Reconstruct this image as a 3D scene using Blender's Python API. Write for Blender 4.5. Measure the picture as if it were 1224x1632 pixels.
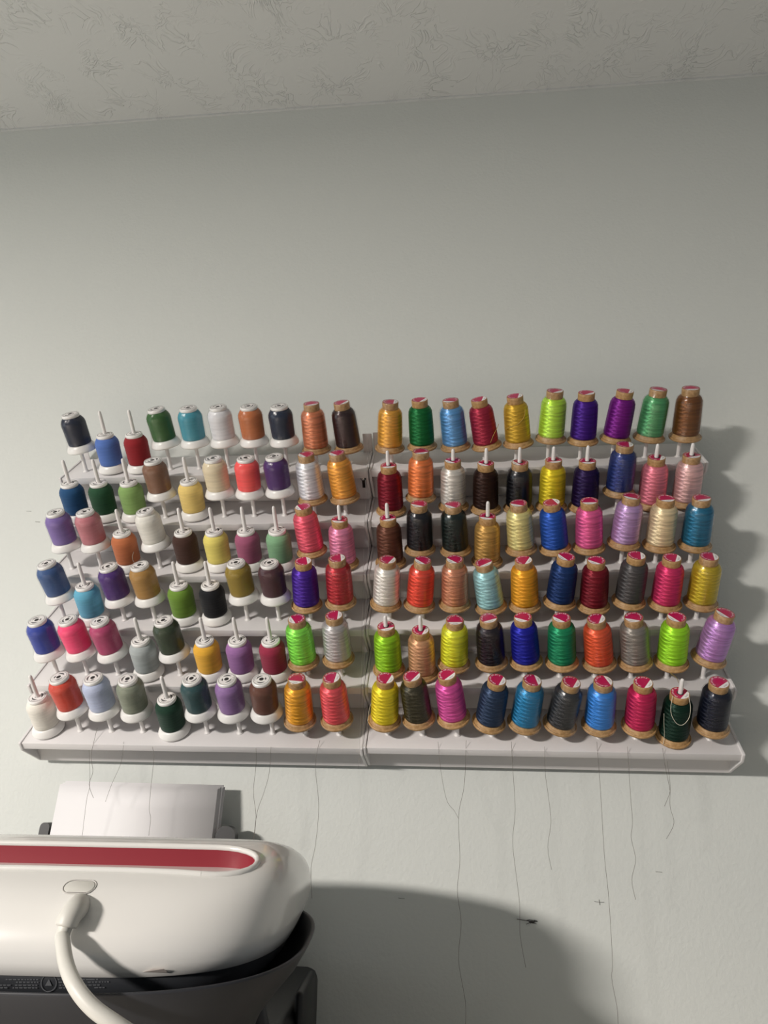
import bpy, bmesh, math, random
from mathutils import Vector, Matrix, Euler
from mathutils.bvhtree import BVHTree

random.seed(7)
for o in list(bpy.data.objects):
    bpy.data.objects.remove(o, do_unlink=True)
scene = bpy.context.scene
COL = scene.collection
V = Vector

# ------------------------------------------------------------------ camera
ZC = 1.38402                     # eye height above the floor
CAM_D = 1.00772                  # distance of the lens from the thread wall (wall plane is y = 0)
YAW, PITCH, ROLL, FPX = 0.10575, 0.27573, 0.0150, 1115.2
def camera_axes():
    cy, sy, cp, sp = math.cos(YAW), math.sin(YAW), math.cos(PITCH), math.sin(PITCH)
    fw = V((-sy * cp, cy * cp, sp)); right = V((cy, sy, 0)); up = right.cross(fw)
    c, s = math.cos(ROLL), math.sin(ROLL)
    return c * right + s * up, -s * right + c * up, fw
CR, CU, CF = camera_axes()
cam_data = bpy.data.cameras.new('camera')
cam = bpy.data.objects.new('camera', cam_data)
COL.objects.link(cam)
cam_data.sensor_fit = 'VERTICAL'; cam_data.sensor_height = 36.0
cam_data.lens = FPX / 1632 * 36.0
cam_data.clip_start = 0.02
M = Matrix.Identity(4)
for k in range(3):
    M[k][0], M[k][1], M[k][2] = CR[k], CU[k], -CF[k]
M.translation = V((0, -CAM_D, ZC))
cam.matrix_world = M
scene.camera = cam

# ------------------------------------------------------------------ world, lamp, exposure
scene.view_settings.view_transform = 'Standard'
scene.view_settings.look = 'None'
scene.view_settings.gamma = 1.0
scene.view_settings.use_curve_mapping = False
scene.view_settings.exposure = 0.0
world = bpy.data.worlds.new('room_ambience'); scene.world = world
world.use_nodes = True
bg = world.node_tree.nodes['Background']
bg.inputs['Color'].default_value = (0.86, 0.96, 1.05, 1)
bg.inputs['Strength'].default_value = 0.165
lamp_data = bpy.data.lights.new('ceiling_lamp', 'AREA')
lamp_data.shape = 'DISK'; lamp_data.size = 0.54
lamp_data.energy = 412.0; lamp_data.color = (1.0, 0.935, 0.87)
lamp_data.spread = math.radians(180)
lamp = bpy.data.objects.new('ceiling_lamp', lamp_data); COL.objects.link(lamp)
lamp.location = (-2.34, -3.00, ZC + 0.93)
aim = V((0.015, 0.015, -1.0))             # ceiling lamp, facing the floor
lamp.rotation_euler = aim.to_track_quat('-Z', 'Y').to_euler()

# soft cool fill light added at the left, no window built there
fill_data = bpy.data.lights.new('left_fill', 'AREA')
fill_data.shape = 'RECTANGLE'; fill_data.size = 1.1; fill_data.size_y = 1.2
fill_data.energy = 6.0; fill_data.color = (0.88, 0.97, 1.0)
fill = bpy.data.objects.new('left_fill', fill_data); COL.objects.link(fill)
fill.location = (-2.35, -1.15, ZC - 0.05)
fill.rotation_euler = V((1, 0.25, 0.05)).to_track_quat('-Z', 'Y').to_euler()

# ------------------------------------------------------------------ helpers
def tag(o, label=None, cat=None, group=None, kind=None):
    if label: o['label'] = label
    if cat: o['category'] = cat
    if group: o['group'] = group
    if kind: o['kind'] = kind
    return o
def link(o, parent=None):
    COL.objects.link(o)
    if parent is not None: o.parent = parent
    return o
def empty(name, mat=None, parent=None):
    o = bpy.data.objects.new(name, None); o.empty_display_size = 0.02
    link(o, parent)
    if mat is not None: o.matrix_world = mat
    return o
def obj(name, mesh, mat=None, parent=None):
    if isinstance(mesh, bmesh.types.BMesh):
        me = bpy.data.meshes.new(name); mesh.to_mesh(me); mesh.free()
    else: me = mesh
    o = bpy.data.objects.new(name, me)
    if mat is not None:
        if len(me.materials) == 0: me.materials.append(mat)
        else:
            o.material_slots[0].link = 'OBJECT'; o.material_slots[0].material = mat
    return link(o, parent)
def smooth(me, angle=None):
    if isinstance(me, bmesh.types.BMesh):
        for f in me.faces: f.smooth = True
        if angle is not None:
            for e in me.edges:
                if len(e.link_faces) == 2 and e.calc_face_angle(0) > angle: e.smooth = False
    return me
def box(bm, lo, hi, mtx=None):
    vs = []
    for z in (lo[2], hi[2]):
        for x, y in ((lo[0], lo[1]), (hi[0], lo[1]), (hi[0], hi[1]), (lo[0], hi[1])):
            p = V((x, y, z)); vs.append(bm.verts.new(mtx @ p if mtx else p))
    for f in ((3, 2, 1, 0), (4, 5, 6, 7), (0, 1, 5, 4), (1, 2, 6, 5), (2, 3, 7, 6), (3, 0, 4, 7)):
        bm.faces.new([vs[i] for i in f])
    return vs
def rbox(lo, hi, r=0.002, seg=2, mtx=None):
    bm = bmesh.new(); box(bm, lo, hi)
    bmesh.ops.bevel(bm, geom=bm.edges[:], offset=r, segments=seg, affect='EDGES', profile=0.5)
    if mtx: bmesh.ops.transform(bm, matrix=mtx, verts=bm.verts)
    return smooth(bm, 0.7)
def lathe(prof, n=32, caps=True, wob=None, bm=None):
    """prof: list of (r, z) from bottom to top."""
    bm = bm or bmesh.new(); rings = []
    for k, (r, z) in enumerate(prof):
        ring = []
        for j in range(n):
            a = 2 * math.pi * j / n
            rr = r + (wob(a, k) if wob else 0)
            ring.append(bm.verts.new((rr * math.cos(a), rr * math.sin(a), z)))
        rings.append(ring)
    for a, b in zip(rings, rings[1:]):
        for j in range(n):
            bm.faces.new((a[j], a[(j + 1) % n], b[(j + 1) % n], b[j]))
    if caps:
        bm.faces.new(list(reversed(rings[0]))); bm.faces.new(rings[-1])
    return bm
def tube(pts, r, n=6, bm=None, caps=True):
    bm = bm or bmesh.new(); pts = [V(p) for p in pts]; rings = []
    nrm = None
    for i, p in enumerate(pts):
        t = (pts[min(i + 1, len(pts) - 1)] - pts[max(i - 1, 0)]).normalized()
        if nrm is None:
            nrm = t.orthogonal().normalized()
        nrm = (nrm - t * nrm.dot(t)).normalized(); bi = t.cross(nrm)
        rr = r[i] if isinstance(r, (list, tuple)) else r
        rings.append([bm.verts.new(p + rr * (math.cos(2 * math.pi * j / n) * nrm + math.sin(2 * math.pi * j / n) * bi)) for j in range(n)])
    for a, b in zip(rings, rings[1:]):
        for j in range(n): bm.faces.new((a[j], a[(j + 1) % n], b[(j + 1) % n], b[j]))
    if caps:
        bm.faces.new(list(reversed(rings[0]))); bm.faces.new(rings[-1])
    return smooth(bm, 0.9)
def spline(pts, k=6):
    """Catmull-Rom through pts."""
    pts = [V(p) for p in pts]; out = []
    for i in range(len(pts) - 1):
        p0, p1, p2, p3 = pts[max(i - 1, 0)], pts[i], pts[i + 1], pts[min(i + 2, len(pts) - 1)]
        for j in range(k):
            t = j / k
            out.append(0.5 * ((2 * p1) + (p2 - p0) * t + (2 * p0 - 5 * p1 + 4 * p2 - p3) * t * t + (3 * p1 - p0 - 3 * p2 + p3) * t ** 3))
    out.append(pts[-1]); return out
def loft(rings, bm=None, cap0=True, cap1=True):
    bm = bm or bmesh.new(); rs = [[bm.verts.new(p) for p in r] for r in rings]; n = len(rs[0])
    for a, b in zip(rs, rs[1:]):
        for j in range(n): bm.faces.new((a[j], a[(j + 1) % n], b[(j + 1) % n], b[j]))
    if cap0: bm.faces.new(list(reversed(rs[0])))
    if cap1: bm.faces.new(rs[-1])
    return bm
def superellipse(a, b, z, e=3.4, n=72, cx=0, cy=0):
    out = []
    for j in range(n):
        t = 2 * math.pi * j / n; c, s = math.cos(t), math.sin(t)
        out.append(V((cx + a * math.copysign(abs(c) ** (2 / e), c), cy + b * math.copysign(abs(s) ** (2 / e), s), z)))
    return out
def at(px, py, y):
    """World point on the plane y = const that a pixel of the 1224x1632 photograph measured."""
    d = CF + CR * ((px - 612) / FPX) - CU * ((py - 816) / FPX)
    return V((0, -CAM_D, ZC)) + d * ((CAM_D + y) / d.y)

# ------------------------------------------------------------------ materials
def lin(h):
    h = h.lstrip('#'); o = []
    for i in (0, 2, 4):
        c = int(h[i:i + 2], 16) / 255
        o.append(c / 12.92 if c <= 0.04045 else ((c + 0.055) / 1.055) ** 2.4)
    return (*o, 1.0)
def mat(name, hexc, rough=0.5, **kw):
    m = bpy.data.materials.new(name); m.use_nodes = True
    b = m.node_tree.nodes['Principled BSDF']
    b.inputs['Base Color'].default_value = lin(hexc); b.inputs['Roughness'].default_value = rough
    for k, v in kw.items():
        b.inputs[k.replace('_', ' ')].default_value = v
    return m
def nodes(m):
    nt = m.node_tree
    return nt, nt.nodes['Principled BSDF'], (lambda t, **p: _new(nt, t, p)), nt.links.new
def _new(nt, t, p):
    n = nt.nodes.new(t)
    for k, v in p.items(): setattr(n, k, v)
    return n
def add_bump(m, scale, strength, dist, detail=4.0):
    nt, b, N, L = nodes(m)
    tc = N('ShaderNodeTexCoord'); nz = N('ShaderNodeTexNoise'); bp = N('ShaderNodeBump')
    nz.inputs['Scale'].default_value = scale; nz.inputs['Detail'].default_value = detail
    bp.inputs['Strength'].default_value = strength; bp.inputs['Distance'].default_value = dist
    L(tc.outputs['Object'], nz.inputs['Vector']); L(nz.outputs['Fac'], bp.inputs['Height']); L(bp.outputs['Normal'], b.inputs['Normal'])
    return m

def wall_paint():
    m = mat('wall_paint', '#d0d3cf', 0.75)
    nt, b, N, L = nodes(m)
    tc = N('ShaderNodeTexCoord')
    n1 = N('ShaderNodeTexNoise'); n1.inputs['Scale'].default_value = 190; n1.inputs['Detail'].default_value = 3
    n2 = N('ShaderNodeTexNoise'); n2.inputs['Scale'].default_value = 45; n2.inputs['Detail'].default_value = 2
    ad = N('ShaderNodeMath', operation='MULTIPLY_ADD'); ad.inputs[1].default_value = 0.8
    bp = N('ShaderNodeBump'); bp.inputs['Strength'].default_value = 0.35; bp.inputs['Distance'].default_value = 0.0014
    L(tc.outputs['Object'], n1.inputs['Vector']); L(tc.outputs['Object'], n2.inputs['Vector'])
    L(n2.outputs['Fac'], ad.inputs[0]); L(n1.outputs['Fac'], ad.inputs[2])
    L(ad.outputs[0], bp.inputs['Height']); L(bp.outputs['Normal'], b.inputs['Normal'])
    return m
def ceiling_plaster():
    """Stomped-brush plaster: short crooked ridges in loose clusters over a smooth coat."""
    m = mat('ceiling_plaster', '#d3d5d4', 0.8)
    nt, b, N, L = nodes(m)
    tc = N('ShaderNodeTexCoord')
    warp = N('ShaderNodeTexNoise'); warp.inputs['Scale'].default_value = 9; warp.inputs['Detail'].default_value = 2
    mx = N('ShaderNodeVectorMath', operation='MULTIPLY_ADD'); mx.inputs[1].default_value = (0.16, 0.16, 0.0)
    L(tc.outputs['Object'], warp.inputs['Vector']); L(warp.outputs['Color'], mx.inputs[0]); L(tc.outputs['Object'], mx.inputs[2])
    nz = N('ShaderNodeTexNoise'); nz.inputs['Scale'].default_value = 62; nz.inputs['Detail'].default_value = 2.0; nz.inputs['Distortion'].default_value = 0.6
    L(mx.outputs[0], nz.inputs['Vector'])
    # ridge = 1 - |n - .5| * k
    sb = N('ShaderNodeMath', operation='SUBTRACT'); sb.inputs[1].default_value = 0.5
    ab = N('ShaderNodeMath', operation='ABSOLUTE')
    mr = N('ShaderNodeMapRange'); mr.inputs['From Min'].default_value = 0.0; mr.inputs['From Max'].default_value = 0.05
    mr.inputs['To Min'].default_value = 1.0; mr.inputs['To Max'].default_value = 0.0
    L(nz.outputs['Fac'], sb.inputs[0]); L(sb.outputs[0], ab.inputs[0]); L(ab.outputs[0], mr.inputs['Value'])
    cl = N('ShaderNodeTexNoise'); cl.inputs['Scale'].default_value = 16; cl.inputs['Detail'].default_value = 3
    cr = N('ShaderNodeMapRange'); cr.inputs['From Min'].default_value = 0.44; cr.inputs['From Max'].default_value = 0.66
    L(tc.outputs['Object'], cl.inputs['Vector']); L(cl.outputs['Fac'], cr.inputs['Value'])
    ml = N('ShaderNodeMath', operation='MULTIPLY'); L(mr.outputs[0], ml.inputs[0]); L(cr.outputs[0], ml.inputs[1])
    fine = N('ShaderNodeTexNoise'); fine.inputs['Scale'].default_value = 60; fine.inputs['Detail'].default_value = 4
    L(tc.outputs['Object'], fine.inputs['Vector'])
    ad = N('ShaderNodeMath', operation='MULTIPLY_ADD'); ad.inputs[1].default_value = 0.25
    L(fine.outputs['Fac'], ad.inputs[0]); L(ml.outputs[0], ad.inputs[2])
    bp = N('ShaderNodeBump'); bp.inputs['Strength'].default_value = 0.6; bp.inputs['Distance'].default_value = 0.0022
    L(ad.outputs[0], bp.inputs['Height']); L(bp.outputs['Normal'], b.inputs['Normal'])
    return m
def thread_material(name, hexc, satin):
    m = mat(name, hexc, 0.45 if satin else 0.78)
    nt, b, N, L = nodes(m)
    col = tuple(min(0.95, v * (1.2 if satin else 1.0) + 0.001) for v in lin(hexc)[:3]) + (1.0,)
    tc = N('ShaderNodeTexCoord'); sep = N('ShaderNodeSeparateXYZ'); L(tc.outputs['Object'], sep.inputs[0])
    ang = N('ShaderNodeMath', operation='ARCTAN2'); L(sep.outputs['Y'], ang.inputs[0]); L(sep.outputs['X'], ang.inputs[1])
    # streaks that run round the cone
    cmb = N('ShaderNodeCombineXYZ')
    sa = N('ShaderNodeMath', operation='MULTIPLY'); sa.inputs[1].default_value = 0.35; L(ang.outputs[0], sa.inputs[0])
    sz = N('ShaderNodeMath', operation='MULTIPLY'); sz.inputs[1].default_value = 430 if satin else 300; L(sep.outputs['Z'], sz.inputs[0])
    L(sa.outputs[0], cmb.inputs['X']); L(sz.outputs[0], cmb.inputs['Y'])
    st = N('ShaderNodeTexNoise'); st.inputs['Scale'].default_value = 1.0; st.inputs['Detail'].default_value = 3; L(cmb.outputs[0], st.inputs['Vector'])
    hs = N('ShaderNodeHueSaturation'); hs.inputs['Color'].default_value = col; hs.inputs['Saturation'].default_value = 0.97
    vr = N('ShaderNodeMapRange'); vr.inputs['From Min'].default_value = 0.25; vr.inputs['From Max'].default_value = 0.75
    lo, hi = (0.72, 1.22) if satin else (0.9, 1.08)
    vr.inputs['To Min'].default_value = lo; vr.inputs['To Max'].default_value = hi
    L(st.outputs['Fac'], vr.inputs['Value']); L(vr.outputs[0], hs.inputs['Value']); L(hs.outputs['Color'], b.inputs['Base Color'])
    # wound layers: fine rings as relief
    fz = N('ShaderNodeMath', operation='MULTIPLY'); fz.inputs[1].default_value = 2 * math.pi / 0.0011; L(sep.outputs['Z'], fz.inputs[0])
    sn = N('ShaderNodeMath', operation='SINE'); L(fz.outputs[0], sn.inputs[0])
    ad = N('ShaderNodeMath', operation='MULTIPLY_ADD'); ad.inputs[1].default_value = 2.2; L(st.outputs['Fac'], ad.inputs[0]); L(sn.outputs[0], ad.inputs[2])
    bp = N('ShaderNodeBump'); bp.inputs['Strength'].default_value = 0.3; bp.inputs['Distance'].default_value = 0.00025
    L(ad.outputs[0], bp.inputs['Height']); L(bp.outputs['Normal'], b.inputs['Normal'])
    if satin:
        b.inputs['Metallic'].default_value = 0.58
        b.inputs['Anisotropic'].default_value = 0.88
        tg = N('ShaderNodeTangent', direction_type='RADIAL', axis='Z'); L(tg.outputs[0], b.inputs['Tangent'])
        # the crossed layers catch the light on alternate sides
        zz = N('ShaderNodeMath', operation='MULTIPLY'); zz.inputs[1].default_value = 2 * math.pi / 0.0056; L(sep.outputs['Z'], zz.inputs[0])
        nj = N('ShaderNodeMath', operation='MULTIPLY_ADD'); nj.inputs[1].default_value = 3.0; L(st.outputs['Fac'], nj.inputs[0]); L(zz.outputs[0], nj.inputs[2])
        s2 = N('ShaderNodeMath', operation='SINE'); L(nj.outputs[0], s2.inputs[0])
        ro = N('ShaderNodeMath', operation='MULTIPLY_ADD'); ro.inputs[1].default_value = 0.06; ro.inputs[2].default_value = 0.25
        L(s2.outputs[0], ro.inputs[0]); L(ro.outputs[0], b.inputs['Anisotropic Rotation'])
    else:
        b.inputs['Specular IOR Level'].default_value = 0.25
        b.inputs['Sheen Weight'].default_value = 0.15
    return m
def film_material():
    """Clear shrink film: see-through, with a wrinkled glossy skin."""
    m = bpy.data.materials.new('clear_film'); m.use_nodes = True
    nt = m.node_tree; nt.nodes.remove(nt.nodes['Principled BSDF'])
    out = nt.nodes['Material Output']
    N = lambda t, **p: _new(nt, t, p); L = nt.links.new
    tr = N('ShaderNodeBsdfTransparent'); tr.inputs['Color'].default_value = (0.985, 0.985, 0.985, 1)
    gl = N('ShaderNodeBsdfGlossy'); gl.inputs['Roughness'].default_value = 0.24
    lw = N('ShaderNodeLayerWeight'); lw.inputs['Blend'].default_value = 0.5
    pw = N('ShaderNodeMath', operation='POWER'); pw.inputs[1].default_value = 4.0; L(lw.outputs['Facing'], pw.inputs[0])
    fr = N('ShaderNodeMath', operation='MULTIPLY_ADD'); fr.inputs[1].default_value = 0.30; fr.inputs[2].default_value = 0.048; L(pw.outputs[0], fr.inputs[0])
    mx = N('ShaderNodeMixShader')
    tc = N('ShaderNodeTexCoord'); mp = N('ShaderNodeMapping'); mp.inputs['Scale'].default_value = (130, 130, 34)
    nz = N('ShaderNodeTexNoise'); nz.inputs['Scale'].default_value = 1; nz.inputs['Detail'].default_value = 3
    bp = N('ShaderNodeBump'); bp.inputs['Strength'].default_value = 0.6; bp.inputs['Distance'].default_value = 0.0010
    L(tc.outputs['Object'], mp.inputs[0]); L(mp.outputs[0], nz.inputs['Vector']); L(nz.outputs['Fac'], bp.inputs['Height'])
    L(bp.outputs[0], gl.inputs['Normal'])
    L(fr.outputs[0], mx.inputs[0]); L(tr.outputs[0], mx.inputs[1]); L(gl.outputs[0], mx.inputs[2])
    L(mx.outputs[0], out.inputs['Surface'])
    return m
def kraft_material():
    m = mat('kraft_plastic', '#b08a5c', 0.5)
    nt, b, N, L = nodes(m)
    tc = N('ShaderNodeTexCoord'); nz = N('ShaderNodeTexNoise'); nz.inputs['Scale'].default_value = 300; nz.inputs['Detail'].default_value = 4
    cr = N('ShaderNodeValToRGB'); cr.color_ramp.elements[0].color = lin('#9c7748'); cr.color_ramp.elements[1].color = lin('#bd986a')
    cr.color_ramp.elements[0].position = 0.3; cr.color_ramp.elements[1].position = 0.7
    L(tc.outputs['Object'], nz.inputs['Vector']); L(nz.outputs['Fac'], cr.inputs['Fac']); L(cr.outputs[0], b.inputs['Base Color'])
    return m

MW = wall_paint(); MCEIL = ceiling_plaster()
M_RACK = add_bump(mat('rack_plastic', '#d9d6d6', 0.42), 260, 0.12, 0.0006)
M_PEG = mat('peg_plastic', '#e2dfdd', 0.4)
M_WHITE = mat('spool_white_plastic', '#ebe9e6', 0.32)
M_KRAFT = kraft_material(); M_FILM = film_material()
M_MAG = mat('label_magenta', '#b3124e', 0.4); M_LWHITE = mat('label_white', '#ece8e6', 0.45)
M_PRINT = mat('label_ink', '#5d5b5c', 0.6); M_HOLE = mat('hole_dark', '#2a2625', 0.8)
M_SCREW = mat('screw_steel', '#c9c9c9', 0.25, Metallic=1.0)

# ------------------------------------------------------------------ the room
def struct(name, bm, m, label):
    return tag(obj(name, bm, m), label, None, None, 'structure')
bm = bmesh.new(); box(bm, (-2.6, 0, 0), (2.2, 0.1, 2.44))
wall = struct('wall_back', bm, MW, 'pale grey painted wall behind the thread racks')
bm = bmesh.new(); box(bm, (-2.6, -3.2, 2.44), (2.2, 0.1, 2.54))
ceiling = struct('ceiling', bm, MCEIL, 'white ceiling with stomped plaster texture')
bm = bmesh.new(); box(bm, (-2.6, -3.2, -0.06), (2.2, 0.1, 0))
struct('floor', bm, add_bump(mat('floor_laminate', '#a9a39a', 0.5), 30, 0.1, 0.001), 'plain pale grey floor of the room')
M_CRACK = mat('crack_dark', '#6f6d69', 0.9); M_SCUFF = mat('scuff_dark', '#3b3836', 0.9)
zc = 2.44
# hairline cracks in the joint between wall and ceiling
def crack(pts, r, name='joint_crack'):
    bm = tube([V((p[0], -0.0006, zc - p[1])) for p in pts], r, 5)
    obj(name, bm, M_CRACK, wall)
def joint_x(px): return at(px, 208 - px * 0.0735, 0).x
for x0, x1, r in ((0, 66, 0.0011), (70, 150, 0.0005), (172, 260, 0.0007), (290, 420, 0.0005), (560, 760, 0.0005), (780, 1010, 0.0007), (1040, 1224, 0.0006)):
    n = 10; a, b = joint_x(x0), joint_x(x1)
    crack([(a + (b - a) * k / n, 0.0012 + 0.0014 * random.random()) for k in range(n + 1)], r)
bm = bmesh.new()
box(bm, (-2.6, -0.0035, 2.4365), (2.2, 0.0, 2.44))
bead = tag(obj('trim_1', bm, MCEIL), 'thin plaster bead in the joint of wall and ceiling', None, None, 'structure')
# dark scuff and a small scratch on the wall
c0 = at(848, 1469, -0.0008)
bm = bmesh.new()
for k in range(16):
    a = random.uniform(-0.5, 0.5); r = random.uniform(0.001, 0.0055)
    p = c0 + V((random.uniform(-0.004, 0.004), 0, random.uniform(-0.002, 0.002)))
    tube([p - V((r * math.cos(a), 0, r * math.sin(a))), p + V((0, -0.0006, 0.0005)), p + V((r * math.cos(a), 0, r * math.sin(a)))], [0.0002, 0.0005, 0.0002], 4, bm)
tube(spline([c0 + V((0.001, 0, 0)), c0 + V((-0.008, -0.0004, 0.0012)), c0 + V((-0.019, 0, 0.0022))]), 0.0004, 4, bm)
obj('wall_scuff', bm, M_SCUFF, wall)
c1 = at(955, 1438, -0.0005)
bm = tube([c1 + V((-0.006, 0, 0.0008)), c1, c1 + V((0.006, 0, 0.0002))], 0.0003, 4)
tube([c1 + V((0, 0, 0.003)), c1 + V((0.0005, 0, -0.003))], 0.0003, 4, bm)
obj('wall_scratch', bm, M_CRACK, wall)
for px, py in ((60, 832), (46, 815), (640, 1432), (1050, 1390)):
    p = at(px, py, -0.0004); obj('wall_scratch', tube([p + V((-0.004, 0, 0.0004)), p + V((0.004, 0, 0))], 0.00025, 4), M_CRACK, wall)

# ------------------------------------------------------------------ the two racks
SP = 0.045                        # peg spacing
TAU = 0.749906                    # the shelves tip forward, pegs lean out
Y0, Z0, DY, DZ = 0.0430, 0.345965, 0.0010256, 0.0757578
RACK = {'L': (-0.56143, 0.0, -0.004107), 'R': (-0.09155, 0.0033, -0.001678)}
XA, XB = -0.0308, 0.4384          # shelf ends measured from the first peg
def rack_matrix(side):
    x, dz, r = RACK[side]
    return Matrix.Translation((x, 0, ZC + dz)) @ Matrix.Rotation(r, 4, 'Y')
def shelf_matrix(i):
    return Matrix.Translation((0, -(Y0 + i * DY), Z0 - i * DZ)) @ Matrix.Rotation(TAU, 4, 'X')

def extrude_x(poly, x0, x1, bevel=0.0):
    """poly: (y, z) outline, counter-clockwise seen from +x."""
    bm = bmesh.new()
    a = [bm.verts.new((x0, y, z)) for y, z in poly]; b = [bm.verts.new((x1, y, z)) for y, z in poly]
    n = len(poly)
    for j in range(n): bm.faces.new((a[j], a[(j + 1) % n], b[(j + 1) % n], b[j]))
    bm.faces.new(list(reversed(a))); bm.faces.new(b)
    bmesh.ops.recalc_face_normals(bm, faces=bm.faces)
    if bevel:
        bmesh.ops.bevel(bm, geom=bm.edges[:], offset=bevel, segments=2, affect='EDGES', profile=0.5)
    return smooth(bm, 0.6)
SHELF_ME = bpy.data.meshes.new('shelf')
_b = extrude_x([(-0.0255, -0.0105), (-0.0228, -0.0105), (-0.0228, -0.003), (0.0489, -0.003), (0.0489, 0.0), (-0.0255, 0.0)], XA + 0.003, XB - 0.003, 0.0006)
_b.to_mesh(SHELF_ME); _b.free(); SHELF_ME.materials.append(M_RACK)
RISER_ME = bpy.data.meshes.new('riser_panel')
_b = extrude_x([(-0.0035, -0.0547), (-0.0010, -0.0547), (-0.0010, -0.003), (-0.0035, -0.003)], XA + 0.003, XB - 0.003)
_b.to_mesh(RISER_ME); _b.free(); RISER_ME.materials.append(M_RACK)
def peg_mesh(L):
    bm = lathe([(0.0048, 0.0), (0.0047, 0.0007), (0.0030, 0.0010), (0.0028, 0.004), (0.0027, L - 0.012), (0.0024, L - 0.003), (0.0018, L - 0.0008), (0.0008, L)], 14)
    smooth(bm, 0.8); me = bpy.data.meshes.new('peg'); bm.to_mesh(me); bm.free(); me.materials.append(M_PEG); return me
PEG_LONG, PEG_SHORT = peg_mesh(0.0957), peg_mesh(0.0850)

# spool table, one entry per peg: (lift along the peg, shift of the cap, shift of the foot) in millimetres
POSE = {
    ('L',0): [(33.7,-0.6,3.5),(0.4,-0.6,-0.6),(0.4,-0.6,-0.6),(37.5,-2.7,2.1),(37.3,-0.7,0.1),(37.3,1.2,3.0),(36.6,-1.9,-1.0),(35.4,-0.8,0.4),(22.9,1.3,1.8),(23.2,-0.5,5.0)],
    ('L',1): [(0.4,-0.2,-0.2),(0.4,-0.6,-0.6),(0.4,0.3,0.3),(33.2,-1.1,1.2),(0.4,0.6,0.6),(33.8,-2.2,-0.7),(33.0,0.6,-0.9),(34.4,-4.4,-2.4),(21.5,-3.3,-0.9),(22.6,-4.8,1.4)],
    ('L',2): [(34.4,0.1,2.5),(34.2,-2.0,1.0),(0.4,-0.6,-0.6),(34.2,-3.6,1.7),(0.4,-0.4,-0.4),(0.4,-0.2,-0.2),(0.4,0.5,0.5),(0.4,0.3,0.3),(21.1,-4.2,1.2),(0.4,-0.6,-0.6)],
    ('L',3): [(36.6,-1.5,5.5),(0.4,-0.6,-0.6),(30.6,-3.6,1.2),(32.1,-3.1,0.7),(0.4,0.6,0.6),(0.4,0.6,0.6),(34.6,-2.0,1.1),(33.5,-2.1,-0.4),(21.0,-0.2,-3.1),(25.1,0.8,-0.4)],
    ('L',4): [(33.4,-3.7,-0.5),(34.5,-4.1,2.2),(32.4,-6.2,0.3),(0.4,-0.3,-0.3),(32.9,-6.2,-1.4),(0.4,-0.6,-0.6),(0.4,-0.6,-0.6),(0.4,0.0,0.0),(20.0,-5.6,-4.1),(25.2,-0.9,-1.3)],
    ('L',5): [(0.4,-0.6,-0.6),(34.6,-3.9,1.3),(33.7,-3.1,-0.3),(32.0,-3.7,-3.4),(0.4,-0.6,-0.6),(33.5,-3.4,-0.8),(32.6,-3.6,-2.9),(32.9,-4.5,-5.2),(20.2,-1.9,-5.7),(21.8,-1.9,-1.3)],
    ('R',0): [(20.3,3.2,-1.5),(21.9,-0.6,0.8),(20.1,-2.7,3.7),(20.7,-7.7,3.9),(23.1,-4.6,2.2),(28.6,7.2,4.4),(24.3,1.7,1.0),(25.5,8.2,0.6),(26.4,7.7,2.0),(26.2,4.7,6.0)],
    ('R',1): [(0.4,0.4,0.4),(20.3,1.0,-1.6),(5.5,-0.6,-0.6),(0.4,-0.6,-0.6),(0.4,0.6,0.6),(2.7,0.6,0.6),(0.4,0.6,0.6),(23.1,2.7,0.5),(3.2,0.6,0.6),(5.3,0.6,0.6)],
    ('R',2): [(0.4,0.6,0.6),(20.7,-1.5,-2.7),(18.5,-1.6,1.7),(0.4,-0.6,-0.6),(19.4,-5.0,0.5),(19.8,-6.3,2.3),(20.9,-3.0,1.5),(26.7,2.7,-1.5),(22.6,3.0,1.8),(22.5,2.4,3.0)],
    ('R',3): [(20.8,2.4,-4.3),(19.2,3.5,-3.8),(20.0,-0.0,-0.9),(15.4,-6.9,3.6),(17.9,-1.5,2.4),(22.8,6.6,1.3),(16.6,0.8,2.1),(23.4,3.8,0.3),(19.6,3.4,2.4),(20.9,3.3,2.4)],
    ('R',4): [(6.3,0.6,0.6),(0.4,-0.6,-0.6),(16.1,-0.8,-3.2),(19.2,-3.5,1.1),(20.8,-5.7,0.8),(20.0,-3.0,1.4),(18.7,-5.3,4.1),(20.8,-4.1,4.9),(20.8,2.3,4.3),(27.3,9.9,-0.3)],
    ('R',5): [(20.0,1.4,-4.0),(23.8,-9.1,-2.8),(26.7,-11.6,-4.2),(19.6,4.1,-6.0),(18.9,2.3,-6.0),(17.2,4.9,-6.0),(17.6,-2.3,-2.5),(16.8,0.0,1.7),(0.4,-0.1,-0.1),(17.8,-2.1,-1.2)],
}
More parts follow.
